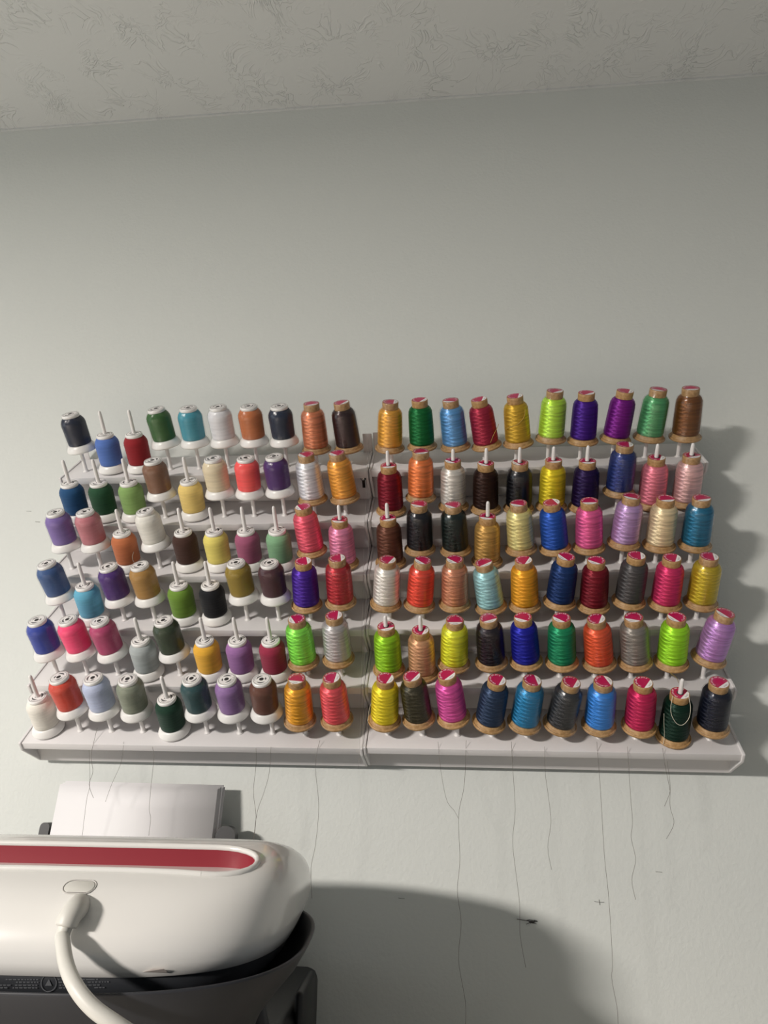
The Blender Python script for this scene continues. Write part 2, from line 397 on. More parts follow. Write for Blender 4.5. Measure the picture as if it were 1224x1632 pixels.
# colour, base tint, state: w = sealed in clear film, u = bare
COLOURS = {
    ('L',0): 'navy:#1b2236:w|cornflower blue:#4e70b8:u|dark red:#8e0d1a:u|forest green:#2f5e26:w|turquoise:#3f93a6:w|white:#dedee2:w|copper orange:#bd6b38:w|midnight blue:#18243a:w|salmon:#cf7a50:w|dark brown:#352020:w',
    ('L',1): 'deep blue:#144a78:u|dark green:#1c4a2e:u|sage green:#83a55e:u|brown:#7f5840:w|pale yellow:#e4c672:u|cream:#dfcfae:w|neon coral:#fa4c4a:w|purple:#4a2268:w|silver white:#dcdce2:w|bright orange:#ff9c28:w',
    ('L',2): 'lavender:#7a62a6:w|dusty pink:#bb7079:w|terracotta:#b8683c:u|white:#e6e3da:w|dark brown:#40261d:u|light yellow:#dccc66:u|mauve:#9a506f:u|pale green:#7ca880:u|coral pink:#e2566c:u|rose pink:#dd84a8:u',
    ('L',3): 'denim blue:#325286:w|sky blue:#5ea9c6:u|purple:#471d70:w|golden tan:#a97e3a:w|moss green:#688c2a:u|black:#0b0c12:u|olive gold:#8f771c:w|plum brown:#452028:w|violet:#441b90:u|ruby red:#b01c2a:w',
    ('L',4): 'royal blue:#2a3fa0:w|neon pink:#ff3a74:w|raspberry pink:#b03a68:w|light grey:#a6adad:u|dark olive:#2d3b24:w|golden yellow:#e4aa26:u|lilac:#95669e:u|crimson:#942040:u|neon green:#84f046:w|silver:#bab6b6:w',
    ('L',5): 'off white:#e6e1d7:u|orange red:#d03e26:w|pale blue:#b6c0dc:w|grey green:#868c7a:w|bottle green:#0f3525:u|dark teal:#23484b:w|lavender:#8f6aa2:w|chocolate brown:#63392a:w|golden orange:#f2a00e:w|neon coral:#ff4d56:w',
    ('R',0): 'gold:#e0a02c:w|emerald green:#0b6632:u|light blue:#5898d2:w|dark red:#981e3a:u|old gold:#c09a26:u|lime:#b8f038:w|indigo:#3d0d7e:u|magenta purple:#700f7e:u|mint green:#4fa066:w|bronze brown:#744414:w',
    ('R',1): 'wine red:#740720:u|neon orange:#ff7830:w|silver white:#cfcbc4:u|espresso brown:#2d1811:u|black:#15151b:w|yellow:#dac40e:u|dark purple:#210d42:u|navy blue:#203376:w|rose pink:#da788a:u|pale pink:#deb1b0:w',
    ('R',2): 'brown:#60392a:u|black:#16151b:w|black green:#12211e:w|gold tan:#ba904a:u|pale yellow:#dfd38c:w|royal blue:#184fae:u|hot pink:#de5893:u|lilac:#bb97cc:w|cream:#e2cea6:u|teal:#146c90:w',
    ('R',3): 'white:#e0dbd4:w|orange red:#e23e22:w|copper pink:#c48160:w|pale aqua:#9ed0d6:w|amber:#fa9e0c:u|navy blue:#103064:u|burgundy:#720c20:u|charcoal:#4c4a4b:u|cerise:#c82660:u|mustard:#bfa618:w',
    ('R',4): 'apple green:#92cc16:u|rose tan:#c6936c:u|neon yellow:#e2f01c:w|brown black:#221820:w|ultramarine:#0c1498:u|jade green:#14865a:u|vermilion:#f8521e:w|grey:#88827b:w|lime green:#9ce018:u|orchid:#b884c8:w',
    ('R',5): 'bright yellow:#ffd010:u|dark khaki:#393421:w|orchid pink:#d44d9c:u|slate navy:#283954:u|cerulean blue:#187cae:w|graphite:#3c3d40:w|azure blue:#2a82da:w|raspberry:#ba1250:u|dark green:#0a2c21:u|black navy:#12172a:w',
}
ROWN = ['top', 'second', 'third', 'fourth', 'fifth', 'bottom']
ORD = ['first', 'second', 'third', 'fourth', 'fifth', 'sixth', 'seventh', 'eighth', 'ninth', 'tenth']
SIDE = {'L': 'left', 'R': 'right'}

def build_rack(side):
    root = empty('thread_rack', rack_matrix(side))
    tag(root, 'white plastic six-step thread rack on the %s, %s' % (SIDE[side], 'above the white heat press' if side == 'L' else 'holding only tan-based spools'),
        'thread rack', 'wall-mounted thread racks')
    for i in range(6):
        sm = shelf_matrix(i)
        sh = obj('shelf', SHELF_ME, None, root); sh.matrix_basis = sm
        rs = obj('riser_panel', RISER_ME, None, root); rs.matrix_basis = sm
        for c in range(10):
            low = POSE[side, i][c][0] < 8
            pg = obj('peg', PEG_LONG if low else PEG_SHORT, None, sh); pg.location = (c * SP, 0, 0)
    # end brackets: a stepped plate at either end, gusseted under every step
    for x0, x1 in ((XA, XA + 0.0035), (XB - 0.0035, XB)):
        bm = bmesh.new()
        for i in range(6):
            p = extrude_x([(-0.0270, -0.0115), (-0.0025, -0.0560), (0.0005, -0.0560), (0.0005, -0.003), (0.0489, -0.003), (0.0489, 0.0016), (-0.0262, 0.0016), (-0.0272, 0.0006)], x0, x1, 0.0007)
            bmesh.ops.transform(p, matrix=shelf_matrix(i), verts=p.verts)
            me = bpy.data.meshes.new('tmp'); p.to_mesh(me); p.free(); bm.from_mesh(me); bpy.data.meshes.remove(me)
        obj('end_bracket', bm, M_RACK, root)
        # hanging tab above the top step and a spacer that keeps the foot off the wall
        xc = min(max((x0 + x1) / 2, XA + 0.007), XB - 0.007)
        t = obj('hanging_tab', rbox((xc - 0.007, 0.0475, -0.003), (xc + 0.007, 0.0489, 0.030), 0.001), M_RACK, root); t.matrix_basis = shelf_matrix(0)
        f = shelf_matrix(5) @ V((0, -0.001, -0.040))
        obj('wall_spacer', rbox((x0 + 0.0003, f.y, f.z - 0.004), (x1 - 0.0003, 0.0, f.z + 0.010), 0.0008), M_RACK, root)
    # keyholes with screws in the first riser
    for xk in (0.010, 0.4275):
        k = shelf_matrix(0)
        bm = bmesh.new(); lathe([(0.0046, -0.0002), (0.0046, 0.0003)], 20, bm=bm)
        box(bm, (-0.0021, -0.016, -0.0002), (0.0021, 0, 0.0003))
        plate = obj('keyhole', smooth(bm, 0.5), M_HOLE, root)
        plate.matrix_basis = k @ Matrix.Translation((xk, -0.0037, -0.020)) @ Matrix.Rotation(math.pi / 2, 4, 'X')
        bm = lathe([(0.0036, 0.0), (0.0037, 0.0012), (0.0028, 0.0024), (0.0012, 0.003)], 18)
        sc = obj('screw_head', smooth(bm, 0.8), M_SCREW, plate); sc.location = (0, 0, 0.0003)
    return root
for side in 'LR': build_rack(side)

# ------------------------------------------------------------------ spools
def me_of(name, bm, mats, angle=0.7):
    smooth(bm, angle); me = bpy.data.meshes.new(name); bm.to_mesh(me); bm.free()
    for m in mats: me.materials.append(m)
    return me
def wound(prof, n=36, step=0.0013, amp=0.00009):
    """resample a profile finely and give it the soft steps of wound layers"""
    out = []; tot = []
    for (r0, z0), (r1, z1) in zip(prof, prof[1:]):
        k = max(1, int(math.hypot(r1 - r0, z1 - z0) / step))
        out += [(r0 + (r1 - r0) * j / k, z0 + (z1 - z0) * j / k) for j in range(k)]
    out.append(prof[-1])
    return [(r + amp * (1 if j % 2 else -1) + 0.00012 * math.sin(z * 1500 + 1), z) for j, (r, z) in enumerate(out)]
W_FLANGE = me_of('base_flange', lathe([(0.0192, 0), (0.0210, 0.0006), (0.0216, 0.0020), (0.0213, 0.0034), (0.0197, 0.0072), (0.0180, 0.0103), (0.0168, 0.0112), (0.009, 0.0113), (0.009, 0.053)], 40), [M_WHITE], 0.9)
W_CAP = me_of('cap_ring', lathe([(0.0105, 0.0524), (0.0121, 0.0530), (0.0125, 0.0545), (0.0123, 0.0566), (0.0114, 0.0578), (0.0109, 0.0576)], 36), [M_WHITE], 0.9)
W_THREAD = me_of('thread_winding', lathe(wound([(0.0150, 0.0110), (0.0163, 0.0118), (0.0167, 0.0140), (0.0170, 0.030), (0.0174, 0.0420), (0.0170, 0.0455), (0.0158, 0.0487), (0.0140, 0.0512), (0.0116, 0.0532)]), 36), [M_WHITE], 3)
T_FLANGE = me_of('base_flange', lathe([(0.0192, 0), (0.0211, 0.0006), (0.0217, 0.0018), (0.0216, 0.0030), (0.0208, 0.0040), (0.0202, 0.0040), (0.0199, 0.0034), (0.0195, 0.0036), (0.0190, 0.0055), (0.0182, 0.0072), (0.0165, 0.0084), (0.009, 0.0086), (0.009, 0.061)], 40), [M_KRAFT], 0.5)
T_CAP = me_of('cap_ring', lathe([(0.0106, 0.0600), (0.0112, 0.0606), (0.0114, 0.0712), (0.0110, 0.0721), (0.0107, 0.0720)], 36), [M_KRAFT], 0.9)
T_THREAD = me_of('thread_winding', lathe(wound([(0.0160, 0.0084), (0.0172, 0.0090), (0.0179, 0.0110), (0.0177, 0.030), (0.0171, 0.050), (0.0166, 0.0552), (0.0152, 0.0588), (0.0131, 0.0614), (0.0112, 0.0624)]), 36), [M_KRAFT], 3)
def wrap_mesh(prof, seed):
    rnd = random.Random(seed); ph = [rnd.uniform(0, 6.28) for _ in range(4)]; seam = rnd.uniform(0, 6.28)
    mid = len(prof) / 2
    def wob(a, k):
        w = 1 - abs(k - mid) / mid
        d = (a - seam + math.pi) % (2 * math.pi) - math.pi
        return w * (0.00035 * math.sin(4 * a + ph[0] + 0.7 * k) + 0.00022 * math.sin(9 * a + ph[1] - 0.5 * k) + 0.0010 * math.exp(-(d / 0.16) ** 2)) + 0.00022 * (1 + w)
    return me_of('plastic_wrap', lathe(prof, 40, caps=False, wob=wob), [M_FILM], 3)
W_WRAP = [wrap_mesh([(0.0216, 0.0016), (0.0217, 0.0034), (0.0204, 0.0080), (0.0184, 0.0125), (0.0177, 0.020), (0.0176, 0.032), (0.0178, 0.0420), (0.0173, 0.0462), (0.0160, 0.0496), (0.0143, 0.0522), (0.0128, 0.0545), (0.0126, 0.0570), (0.0116, 0.0582), (0.0045, 0.0584)], s) for s in range(4)]
T_WRAP = [wrap_mesh([(0.0218, 0.0012), (0.0219, 0.0032), (0.0211, 0.0072), (0.0199, 0.0125), (0.0190, 0.020), (0.0184, 0.032), (0.0178, 0.045), (0.0173, 0.0545), (0.0160, 0.0588), (0.0138, 0.0618), (0.0118, 0.0640), (0.0116, 0.0715), (0.0110, 0.0725), (0.0040, 0.0727)], s + 10) for s in range(4)]
def fan(bm, pts, z, mi):
    f = bm.faces.new([bm.verts.new((x, y, z)) for x, y in pts]); f.material_index = mi; return f
def arc(r, a0, a1, n): return [(r * math.cos(a0 + (a1 - a0) * k / n), r * math.sin(a0 + (a1 - a0) * k / n)) for k in range(n + 1)]
def band(bm, r0, r1, a0, a1, n, z, mi):
    A, B = arc(r0, a0, a1, n), arc(r1, a0, a1, n)
    for k in range(n): fan(bm, [A[k], B[k], B[k + 1], A[k + 1]], z, mi)
def tan_label(hole):
    """magenta disc with a white chord and rings of small lettering strokes"""
    bm = bmesh.new(); R = 0.0104
    fan(bm, arc(R, 0, 2 * math.pi * 35 / 36, 35), 0.0722, 0)
    fan(bm, arc(R * 0.99, math.radians(195), math.radians(318), 16), 0.07226, 1)
    # letter strokes along the magenta edge
    for k in range(11):
        a = math.radians(-18 + k * 18.5); w = 0.055
        band(bm, R * 0.74, R * 0.92, a, a + w, 1, 0.07226, 1)
        if k % 3 != 1: band(bm, R * (0.86 if k % 2 else 0.74), R * (0.92 if k % 2 else 0.80), a + w, a + 3 * w, 2, 0.07226, 1)
        if k % 2: band(bm, R * 0.74, R * 0.92, a + 3 * w, a + 4 * w, 1, 0.07226, 1)
    # number strokes on the white chord
    c, s = math.cos(math.radians(256.5)), math.sin(math.radians(256.5))
    for k in range(-2, 3):
        cx, cy = c * R * 0.76 - s * k * 0.0013, s * R * 0.76 + c * k * 0.0013
        d = 0.00042
        for u0, u1, v0, v1 in ((-1, 1, -1.8, -1.1), (-1, 1, 1.1, 1.8), (0.4, 1, -1.1, 1.1)):
            q = [(u0, v0), (u1, v0), (u1, v1), (u0, v1)]
            fan(bm, [(cx + d * (-s * u + c * v), cy + d * (c * u + s * v)) for u, v in q], 0.07230, 2)
    if hole: fan(bm, arc(0.0040, 0, 2 * math.pi * 17 / 18, 17), 0.07234, 3)
    bmesh.ops.recalc_face_normals(bm, faces=bm.faces)
    for f in bm.faces:
        if f.normal.z < 0: f.normal_flip()
    return me_of('top_label', bm, [M_MAG, M_LWHITE, M_PRINT, M_HOLE])
def white_label(var):
    bm = bmesh.new(); R = 0.0106
    fan(bm, arc(R, 0, 2 * math.pi * 35 / 36, 35), 0.05782, 1)
    band(bm, R * 0.94, R * 0.98, 0, 2 * math.pi, 36, 0.05786, 2)
    # crescent marks round the hole
    for a0, a1, r in ((0.4, 2.3, 0.58), (2.9, 4.6, 0.66), (5.0, 6.0, 0.52)):
        A, B = arc(R * r, a0 + var, a1 + var, 8), arc(R * (r + 0.0), a0 + var, a1 + var, 8)
        for k in range(8):
            w0 = 0.14 * math.sin(math.pi * k / 8); w1 = 0.14 * math.sin(math.pi * (k + 1) / 8)
            t0, t1 = a0 + var + (a1 - a0) * k / 8, a0 + var + (a1 - a0) * (k + 1) / 8
            P = lambda rr, t: (R * rr * math.cos(t), R * rr * math.sin(t))
            fan(bm, [P(r - w0, t0), P(r + w0 * 0.6 + 0.004, t0), P(r + w1 * 0.6 + 0.004, t1), P(r - w1, t1)], 0.05786, 2)
    for k in range(7):
        a = 1.2 + var + k * 0.2; band(bm, R * 0.76, R * 0.86, a, a + 0.09, 1, 0.05786, 2)
    fan(bm, arc(0.0030, 0, 2 * math.pi * 17 / 18, 17), 0.05790, 3)
    bmesh.ops.recalc_face_normals(bm, faces=bm.faces)
    for f in bm.faces:
        if f.normal.z < 0: f.normal_flip()
    return me_of('top_label', bm, [M_MAG, M_LWHITE, M_PRINT, M_HOLE])
T_LABEL = {True: tan_label(True), False: tan_label(False)}
W_LABEL = [white_label(0.0), white_label(1.3)]

SPOOL, SPOOL_M = {}, {}
# neighbours at the same height keep their feet just clear of each other
for row in POSE.values():
    for _ in range(30):
        for c in range(9):
            (l0, c0_, f0_), (l1, c1_, f1_) = row[c], row[c + 1]
            gap = (f1_ - f0_) + 0.5
            if abs(l0 - l1) < 9 and gap < 0:
                row[c] = (l0, c0_ + gap / 2, f0_ + gap / 2); row[c + 1] = (l1, c1_ - gap / 2, f1_ - gap / 2)
def build_spool(side, i, c):
    name_c, hexc, st = COLOURS[side, i].split('|')[c].split(':')
    lift, cx, fx = [v / 1000 for v in POSE[side, i][c]]
    tan = side == 'R' or c >= 8
    low = lift < 0.008
    h = 0.0722 if tan else 0.0578
    if not low: lift = max(lift, 0.087 - h)
    phi = math.atan2(cx - fx, h)
    m = rack_matrix(side) @ shelf_matrix(i) @ Matrix.Translation((c * SP + fx, 0, lift + 0.0012)) @ Matrix.Rotation(phi, 4, 'Y')
    rnd = random.Random(hash((ord(side), i, c)))
    m = m @ Matrix.Rotation(rnd.uniform(-0.9, 2.2) if tan else rnd.uniform(0, 6.28), 4, 'Z')
    root = empty('thread_spool', m); SPOOL[side, i, c] = root; SPOOL_M[side, i, c] = m
    state = 'in clear film' if st == 'w' else ('peg poking out' if low else 'bare and raised')
    tag(root, '%s thread, %s spool %s, %s on %s rack\'s %s step' % (name_c, 'tan' if tan else 'white', state, ORD[c], SIDE[side], ROWN[i]),
        'thread spool', 'tan-based thread spools on the racks' if tan else 'white-based thread spools on the racks')
    tm = thread_material('thread_' + name_c.replace(' ', '_'), hexc, tan)
    core = M_KRAFT if tan else M_WHITE
    obj('base_flange', T_FLANGE if tan else W_FLANGE, None, root)
    obj('cap_ring', T_CAP if tan else W_CAP, None, root)
    obj('thread_winding', T_THREAD if tan else W_THREAD, tm, root)
    obj('top_label', T_LABEL[low] if tan else W_LABEL[rnd.randrange(2)], None, root)
    if st == 'w':
        w = obj('plastic_wrap', (T_WRAP if tan else W_WRAP)[rnd.randrange(4)], None, root)
        w['label'] = 'glossy clear shrink film'
    return root
for side in 'LR':
    for i in range(6):
        for c in range(10): build_spool(side, i, c)

# ------------------------------------------------------------------ loose thread ends, each a part of the spool it comes from
M_LOOSE = mat('loose_thread_grey', '#6e6863', 0.8); M_STRAND = mat('loose_thread_light', '#8f8a84', 0.8); M_PALE = mat('loose_thread_pale', '#cfc9b6', 0.7); M_GOLD = mat('loose_thread_gold', '#b59a4a', 0.6)
def tail(key, pts, m=M_LOOSE, r=0.00028, k=6):
    inv = SPOOL_M[key].inverted()
    obj('loose_thread', tube([inv @ p for p in spline(pts, k)], r, 5), m, SPOOL[key])
def hang(key, px, m=M_LOOSE, r=0.00024, y=-0.0700):
    pts = []
    for x, yy in px:
        d = min(1.0, max(0.0, (1196 - yy) / 50.0)); pts.append(at(x, yy, y + 0.018 * d - 0.0 ))
    tail(key, pts, m, r)
hang(('L', 5, 2), [(155, 1160), (149, 1185), (145, 1205), (148, 1230), (142, 1250), (149, 1272)])
hang(('L', 5, 3), [(197, 1182), (193, 1215), (178, 1250), (168, 1278)], r=0.0002)
hang(('L', 5, 4), [(243, 1190), (245, 1210), (240, 1260), (238, 1290), (240, 1305), (237, 1332)])
hang(('L', 5, 1), [(142, 1195), (143, 1250), (138, 1275), (131, 1332)], r=0.0002)
hang(('L', 5, 7), [(408, 1192), (408, 1220), (404, 1262), (408, 1300), (405, 1336)])
hang(('L', 5, 6), [(432, 1190), (429, 1232), (421, 1262), (411, 1290), (406, 1320), (404, 1345)])
hang(('L', 5, 8), [(510, 1180), (505, 1200), (503, 1228), (508, 1285), (503, 1345), (496, 1382), (497, 1432)])
hang(('R', 5, 2), [(698, 1182), (703, 1230), (712, 1275), (724, 1292), (731, 1305)], r=0.0002)
hang(('R', 5, 3), [(743, 1180), (740, 1250), (731, 1300), (733, 1370), (729, 1420), (735, 1470), (731, 1530), (742, 1600), (741, 1650)])
hang(('R', 5, 4), [(815, 1182), (817, 1222), (821, 1290), (817, 1340), (822, 1390), (828, 1440), (829, 1490), (838, 1542)])
hang(('R', 5, 5), [(868, 1190), (869, 1232), (874, 1270), (878, 1310), (873, 1350), (879, 1386)], r=0.00022)
hang(('R', 5, 6), [(951, 1182), (957, 1260), (963, 1360), (970, 1430), (976, 1530), (975, 1560), (984, 1610), (985, 1650)])
hang(('R', 5, 7), [(1000, 1190), (1005, 1270), (1008, 1310), (1006, 1335), (1013, 1370), (1007, 1402), (1013, 1434)], r=0.00024)
hang(('R', 5, 8), [(1056, 1192), (1060, 1220), (1067, 1255), (1067, 1265), (1059, 1285)])
hang(('R', 5, 8), [(1063, 1212), (1068, 1250), (1068, 1285), (1074, 1312), (1062, 1337)], r=0.00022)
# long strands that drop between the two racks, just clear of the step edges
def strand(key, px, m=M_STRAND, r=0.00015):
    pts = []
    for x, yy in px:
        row = (yy - 757) / 88.0
        pts.append(at(x, yy, -(Y0 + row * DY) - 0.021))
    tail(key, pts, m, r)
strand(('L', 0, 9), [(587, 700), (585, 757), (581, 840), (579, 920), (577, 1000), (576, 1090), (573, 1195), (571, 1225)])
strand(('R', 0, 0), [(592, 705), (590, 760), (588, 850), (585, 930), (581, 1010), (580, 1090), (578, 1198)])
# loops resting on single spools
def on_spool(key, pts, m, r=0.00035):
    """pts: (angle from the viewer's side in degrees, radius, height) about the spool axis"""
    base = SPOOL_M[key]; inv = base.inverted()
    out = []
    ctr = base @ V((0, 0, 0)); n = (base.to_3x3() @ V((0, 0, 1))).normalized()
    out_dir = V((0, -1, 0)); out_dir = (out_dir - n * out_dir.dot(n)).normalized(); rt = out_dir.cross(n) * -1
    for a, r_, z in pts:
        a = math.radians(a); out.append(ctr + n * z + r_ * (math.cos(a) * out_dir + math.sin(a) * rt))
    tail(key, out, m, r)
on_spool(('R', 5, 8), [(70, .010, .0735), (40, .0118, .073), (30, .0178, .063), (22, .0205, .050), (5, .0200, .040), (-15, .0198, .041), (-35, .0195, .050), (-45, .0185, .061), (-60, .0120, .0725)], M_PALE)
on_spool(('R', 5, 8), [(-70, .0185, .045), (-60, .0190, .030), (-52, .0192, .018), (-48, .0205, .009), (-45, .0225, .003)], M_PALE, 0.00028)
on_spool(('R', 0, 3), [(10, .0190, .012), (30, .0195, .022), (55, .020, .028), (80, .0215, .031)], M_GOLD)
on_spool(('R', 0, 4), [(-60, .0205, .030), (-35, .0185, .034), (-5, .0180, .037), (25, .0180, .045), (38, .0178, .056)], M_GOLD)
on_spool(('R', 5, 0), [(-62, .0185, .036), (-72, .0200, .024), (-75, .0212, .012), (-70, .0225, .004)], M_PALE, 0.0003)
on_spool(('L', 2, 2), [(60, .0178, .030), (48, .0182, .024), (46, .0190, .017), (55, .0192, .011)], M_PALE, 0.0003)
on_spool(('R', 4, 8), [(-20, .0220, .002), (0, .0235, -.004), (8, .0240, -.012)], M_GOLD, 0.0003)

# ------------------------------------------------------------------ printer, paper and table
M_BLACK = add_bump(mat('printer_black', '#141416', 0.45), 500, 0.08, 0.0003)
M_GREYP = mat('tray_grey', '#43444a', 0.4); M_PAPER = mat('paper_white', '#dedcdd', 0.7)
M_TABLE = add_bump(mat('table_laminate', '#b9b2a6', 0.5), 60, 0.05, 0.0005)
ZT = ZC - 0.44
table = empty('table', Matrix.Translation((-0.35, -0.34, 0)))
tag(table, 'plain pale table carrying the black printer against the wall', 'table')
obj('tabletop', rbox((-0.85, -0.32, ZT - 0.03), (0.85, 0.32, ZT), 0.003), M_TABLE, table)
for sx in (-1, 1):
    for sy in (-1, 1):
        obj('leg', rbox((sx * 0.8 - 0.025, sy * 0.28 - 0.025, 0), (sx * 0.8 + 0.025, sy * 0.28 + 0.025, ZT - 0.03), 0.003), M_TABLE, table)

PX, PY = -0.371, -0.19
printer = empty('printer', Matrix.Translation((PX, PY, ZT)))
tag(printer, 'black printer under the heat press with upright rear paper feed', 'printer')
HB = 0.135
obj('printer_body', rbox((-0.196, -0.185, 0.006), (0.196, 0.160, HB), 0.014, 4), M_BLACK, printer)
for sx in (-1, 1):
    obj('side_plate', rbox((sx * 0.199 - 0.005, 0.02, 0.01), (sx * 0.199 + 0.005, 0.09, HB + 0.016), 0.0045, 3), M_BLACK, printer)
    for sy in (-1, 1):
        obj('rubber_foot', smooth(lathe([(0.012, 0), (0.013, 0.004), (0.011, 0.008)], 16), 0.7), M_HOLE, printer).location = (sx * 0.17, sy * 0.14, 0)
# rear feed: sloping support with rounded shoulders, two guides
LEAN = math.radians(-7)
feed = Matrix.Translation((-0.067, 0.140, HB - 0.004)) @ Matrix.Rotation(LEAN, 4, 'X')
def rounded_plate(x0, x1, z0, z1, y0, y1, r):
    pts = [(x0, z0), (x1, z0)]
    pts += [(x1 - r + r * math.cos(a), z1 - r + r * math.sin(a)) for a in [k * math.pi / 16 for k in range(9)]]
    pts += [(x0 + r - r * math.cos(a), z1 - r + r * math.sin(a)) for a in [(8 - k) * math.pi / 16 for k in range(9)]]
    bm = bmesh.new(); A = [bm.verts.new((x, y0, z)) for x, z in pts]; B = [bm.verts.new((x, y1, z)) for x, z in pts]
    n = len(pts)
    for j in range(n): bm.faces.new((A[j], A[(j + 1) % n], B[(j + 1) % n], B[j]))
    bm.faces.new(list(reversed(A))); bm.faces.new(B)
    bmesh.ops.recalc_face_normals(bm, faces=bm.faces)
    return smooth(bm, 0.6)
sup = obj('paper_support', rounded_plate(-0.112, 0.123, -0.02, 0.150, 0.004, 0.010, 0.016), M_BLACK, printer); sup.matrix_basis = feed
gd = obj('paper_guide', rounded_plate(0.1205, 0.1470, -0.01, 0.160, -0.010, 0.004, 0.0125), M_BLACK, printer); gd.matrix_basis = feed
gd = obj('paper_guide', rounded_plate(-0.1225, -0.1090, -0.01, 0.157, -0.010, 0.004, 0.0060), M_BLACK, printer); gd.matrix_basis = feed
pm = Matrix.Translation((PX, PY, ZT)) @ feed
for k in range(6):
    bm = bmesh.new(); n = 8
    x0, x1 = -0.1060 + 0.0006 * k, 0.1165 + 0.0010 * k + (0.0015 if k > 2 else 0)
    z1 = 0.2050 + (0.0012 * k if k % 2 == 0 else 0.0005 * k)
    grid = []
    for a in range(n + 1):
        z = -0.012 + (z1 + 0.012) * a / n; cv = -0.004 * math.sin(math.pi * a / n) * 0.4
        grid.append([[bm.verts.new((x, -0.0090 + 0.0021 * k + cv + d, z)) for x in (x0, x1)] for d in (0, 0.0007)])
    for a in range(n):
        g, h = grid[a], grid[a + 1]
        bm.faces.new((g[0][0], g[0][1], h[0][1], h[0][0])); bm.faces.new((g[1][1], g[1][0], h[1][0], h[1][1]))
        bm.faces.new((g[0][1], g[1][1], h[1][1], h[0][1])); bm.faces.new((g[1][0], g[0][0], h[0][0], h[1][0]))
    bm.faces.new((grid[-1][0][0], grid[-1][0][1], grid[-1][1][1], grid[-1][1][0]))
    bm.faces.new((grid[0][0][1], grid[0][0][0], grid[0][1][0], grid[0][1][1]))
    sh = obj('paper_sheet', smooth(bm, 0.5), M_PAPER); sh.matrix_world = pm
    tag(sh, 'frontmost white sheet standing in the printer feed' if k == 0 else 'white sheet tucked behind the front sheet in the printer feed', 'paper', 'sheets in the printer feed')

# ------------------------------------------------------------------ heat press in its stand
M_PRESS = mat('press_white_gloss', '#dddbd7', 0.22, Coat_Weight=0.5, Coat_Roughness=0.06)
M_RED = mat('grip_red', '#841626', 0.45); M_BAND = mat('press_dark_grey', '#2f3135', 0.42); M_STAND = mat('stand_dark_grey', '#2b2c31', 0.5)
M_CORD = mat('cord_white', '#cdcbc4', 0.45); M_MARK = mat('band_print', '#54565a', 0.6)
PM = Matrix.Translation((-0.323, -0.290, ZC)) @ Matrix.Rotation(0.075, 4, 'Z')
press = empty('heat_press', PM)
tag(press, 'glossy white rounded heat press with red grip recess and thick cord', 'heat press')
PROF = [  # height, half width, front, back, squareness
    (-0.1930, 0.1680, -0.1570, 0.150, 3.3), (-0.1915, 0.1710, -0.1600, 0.153, 3.3), (-0.183, 0.1750, -0.1625, 0.155, 3.3), (-0.173, 0.1770, -0.1620, 0.150, 3.3),
    (-0.163, 0.1775, -0.1590, 0.135, 3.3), (-0.154, 0.1770, -0.1540, 0.115, 3.3), (-0.146, 0.1755, -0.1480, 0.092, 3.4), (-0.139, 0.1730, -0.1400, 0.068, 3.5),
    (-0.134, 0.1700, -0.1320, 0.048, 3.6), (-0.130, 0.1670, -0.1235, 0.034, 3.7), (-0.127, 0.1640, -0.1150, 0.020, 3.8), (-0.1242, 0.1600, -0.1040, 0.006, 3.9),
    (-0.1220, 0.156, -0.0920, -0.006, 4.0), (-0.1200, 0.151, -0.0790, -0.018, 4.0), (-0.1185, 0.146, -0.0680, -0.026, 4.0), (-0.1175, 0.139, -0.0580, -0.034, 4.0)]
bm = loft([superellipse(a, (yb - yf) / 2, z, e, 120, 0, (yb + yf) / 2) for z, a, yf, yb, e in PROF])
bm.normal_update(); bvh = BVHTree.FromBMesh(bm)
def top_z(x, y):
    hit = bvh.ray_cast(V((x, y, 0.2)), V((0, 0, -1)))
    return hit[0].z if hit[0] else bvh.find_nearest(V((x, y, -0.125)))[0].z
smooth(bm, 0.9)
body = obj('press_body', bm, M_PRESS, press)
# grip recess: stadium-shaped well cut into the front of the top
SLX, SLY, SLC, SLR = 0.1450, -0.0940, 0.0, 0.0240
def stadium(hx, r, n=12, yc=SLY):
    pts = [(hx - r * 1.6 + r * 1.6 * math.cos(a), yc + r * math.sin(a)) for a in [-math.pi / 2 + math.pi * k / n for k in range(n + 1)]]
    m_ = 14
    pts += [(hx - r * 1.6 - (2 * hx - 3.2 * r) * k / m_, yc + r) for k in range(1, m_)]
    pts += [(-hx + r * 1.6 + r * 1.6 * math.cos(a), yc + r * math.sin(a)) for a in [math.pi / 2 + math.pi * k / n for k in range(n + 1)]]
    pts += [(-hx + r * 1.6 + (2 * hx - 3.2 * r) * k / m_, yc - r) for k in range(1, m_)]
    return pts
cut_pts = stadium(SLX, SLR)
cb = loft([[V((x, y, z)) for x, y in cut_pts] for z in (-0.1352, -0.05)])
cutter = obj('cutter', cb, M_PRESS, press)
bpy.context.view_layer.update()
md = body.modifiers.new('cut', 'BOOLEAN'); md.operation = 'DIFFERENCE'; md.object = cutter; md.solver = 'EXACT'
dg = bpy.context.evaluated_depsgraph_get()
new_me = bpy.data.meshes.new_from_object(body.evaluated_get(dg))
body.modifiers.clear(); body.data = new_me
while len(new_me.materials) > 1: new_me.materials.pop()
bpy.data.objects.remove(cutter, do_unlink=True)
inner = stadium(SLX - 0.0006, SLR - 0.0006)
lb = loft([[V((x, y, -0.1346)) for x, y in inner], [V((x, y, min(top_z(x, y) - 0.0012, top_z(x * 0.985, y) - 0.0012))) for x, y in inner]], cap0=False, cap1=False)
for f in lb.faces: f.normal_flip()
obj('grip_recess', smooth(lb, 0.8), M_RED, press)['label'] = 'red lining of the finger recess'
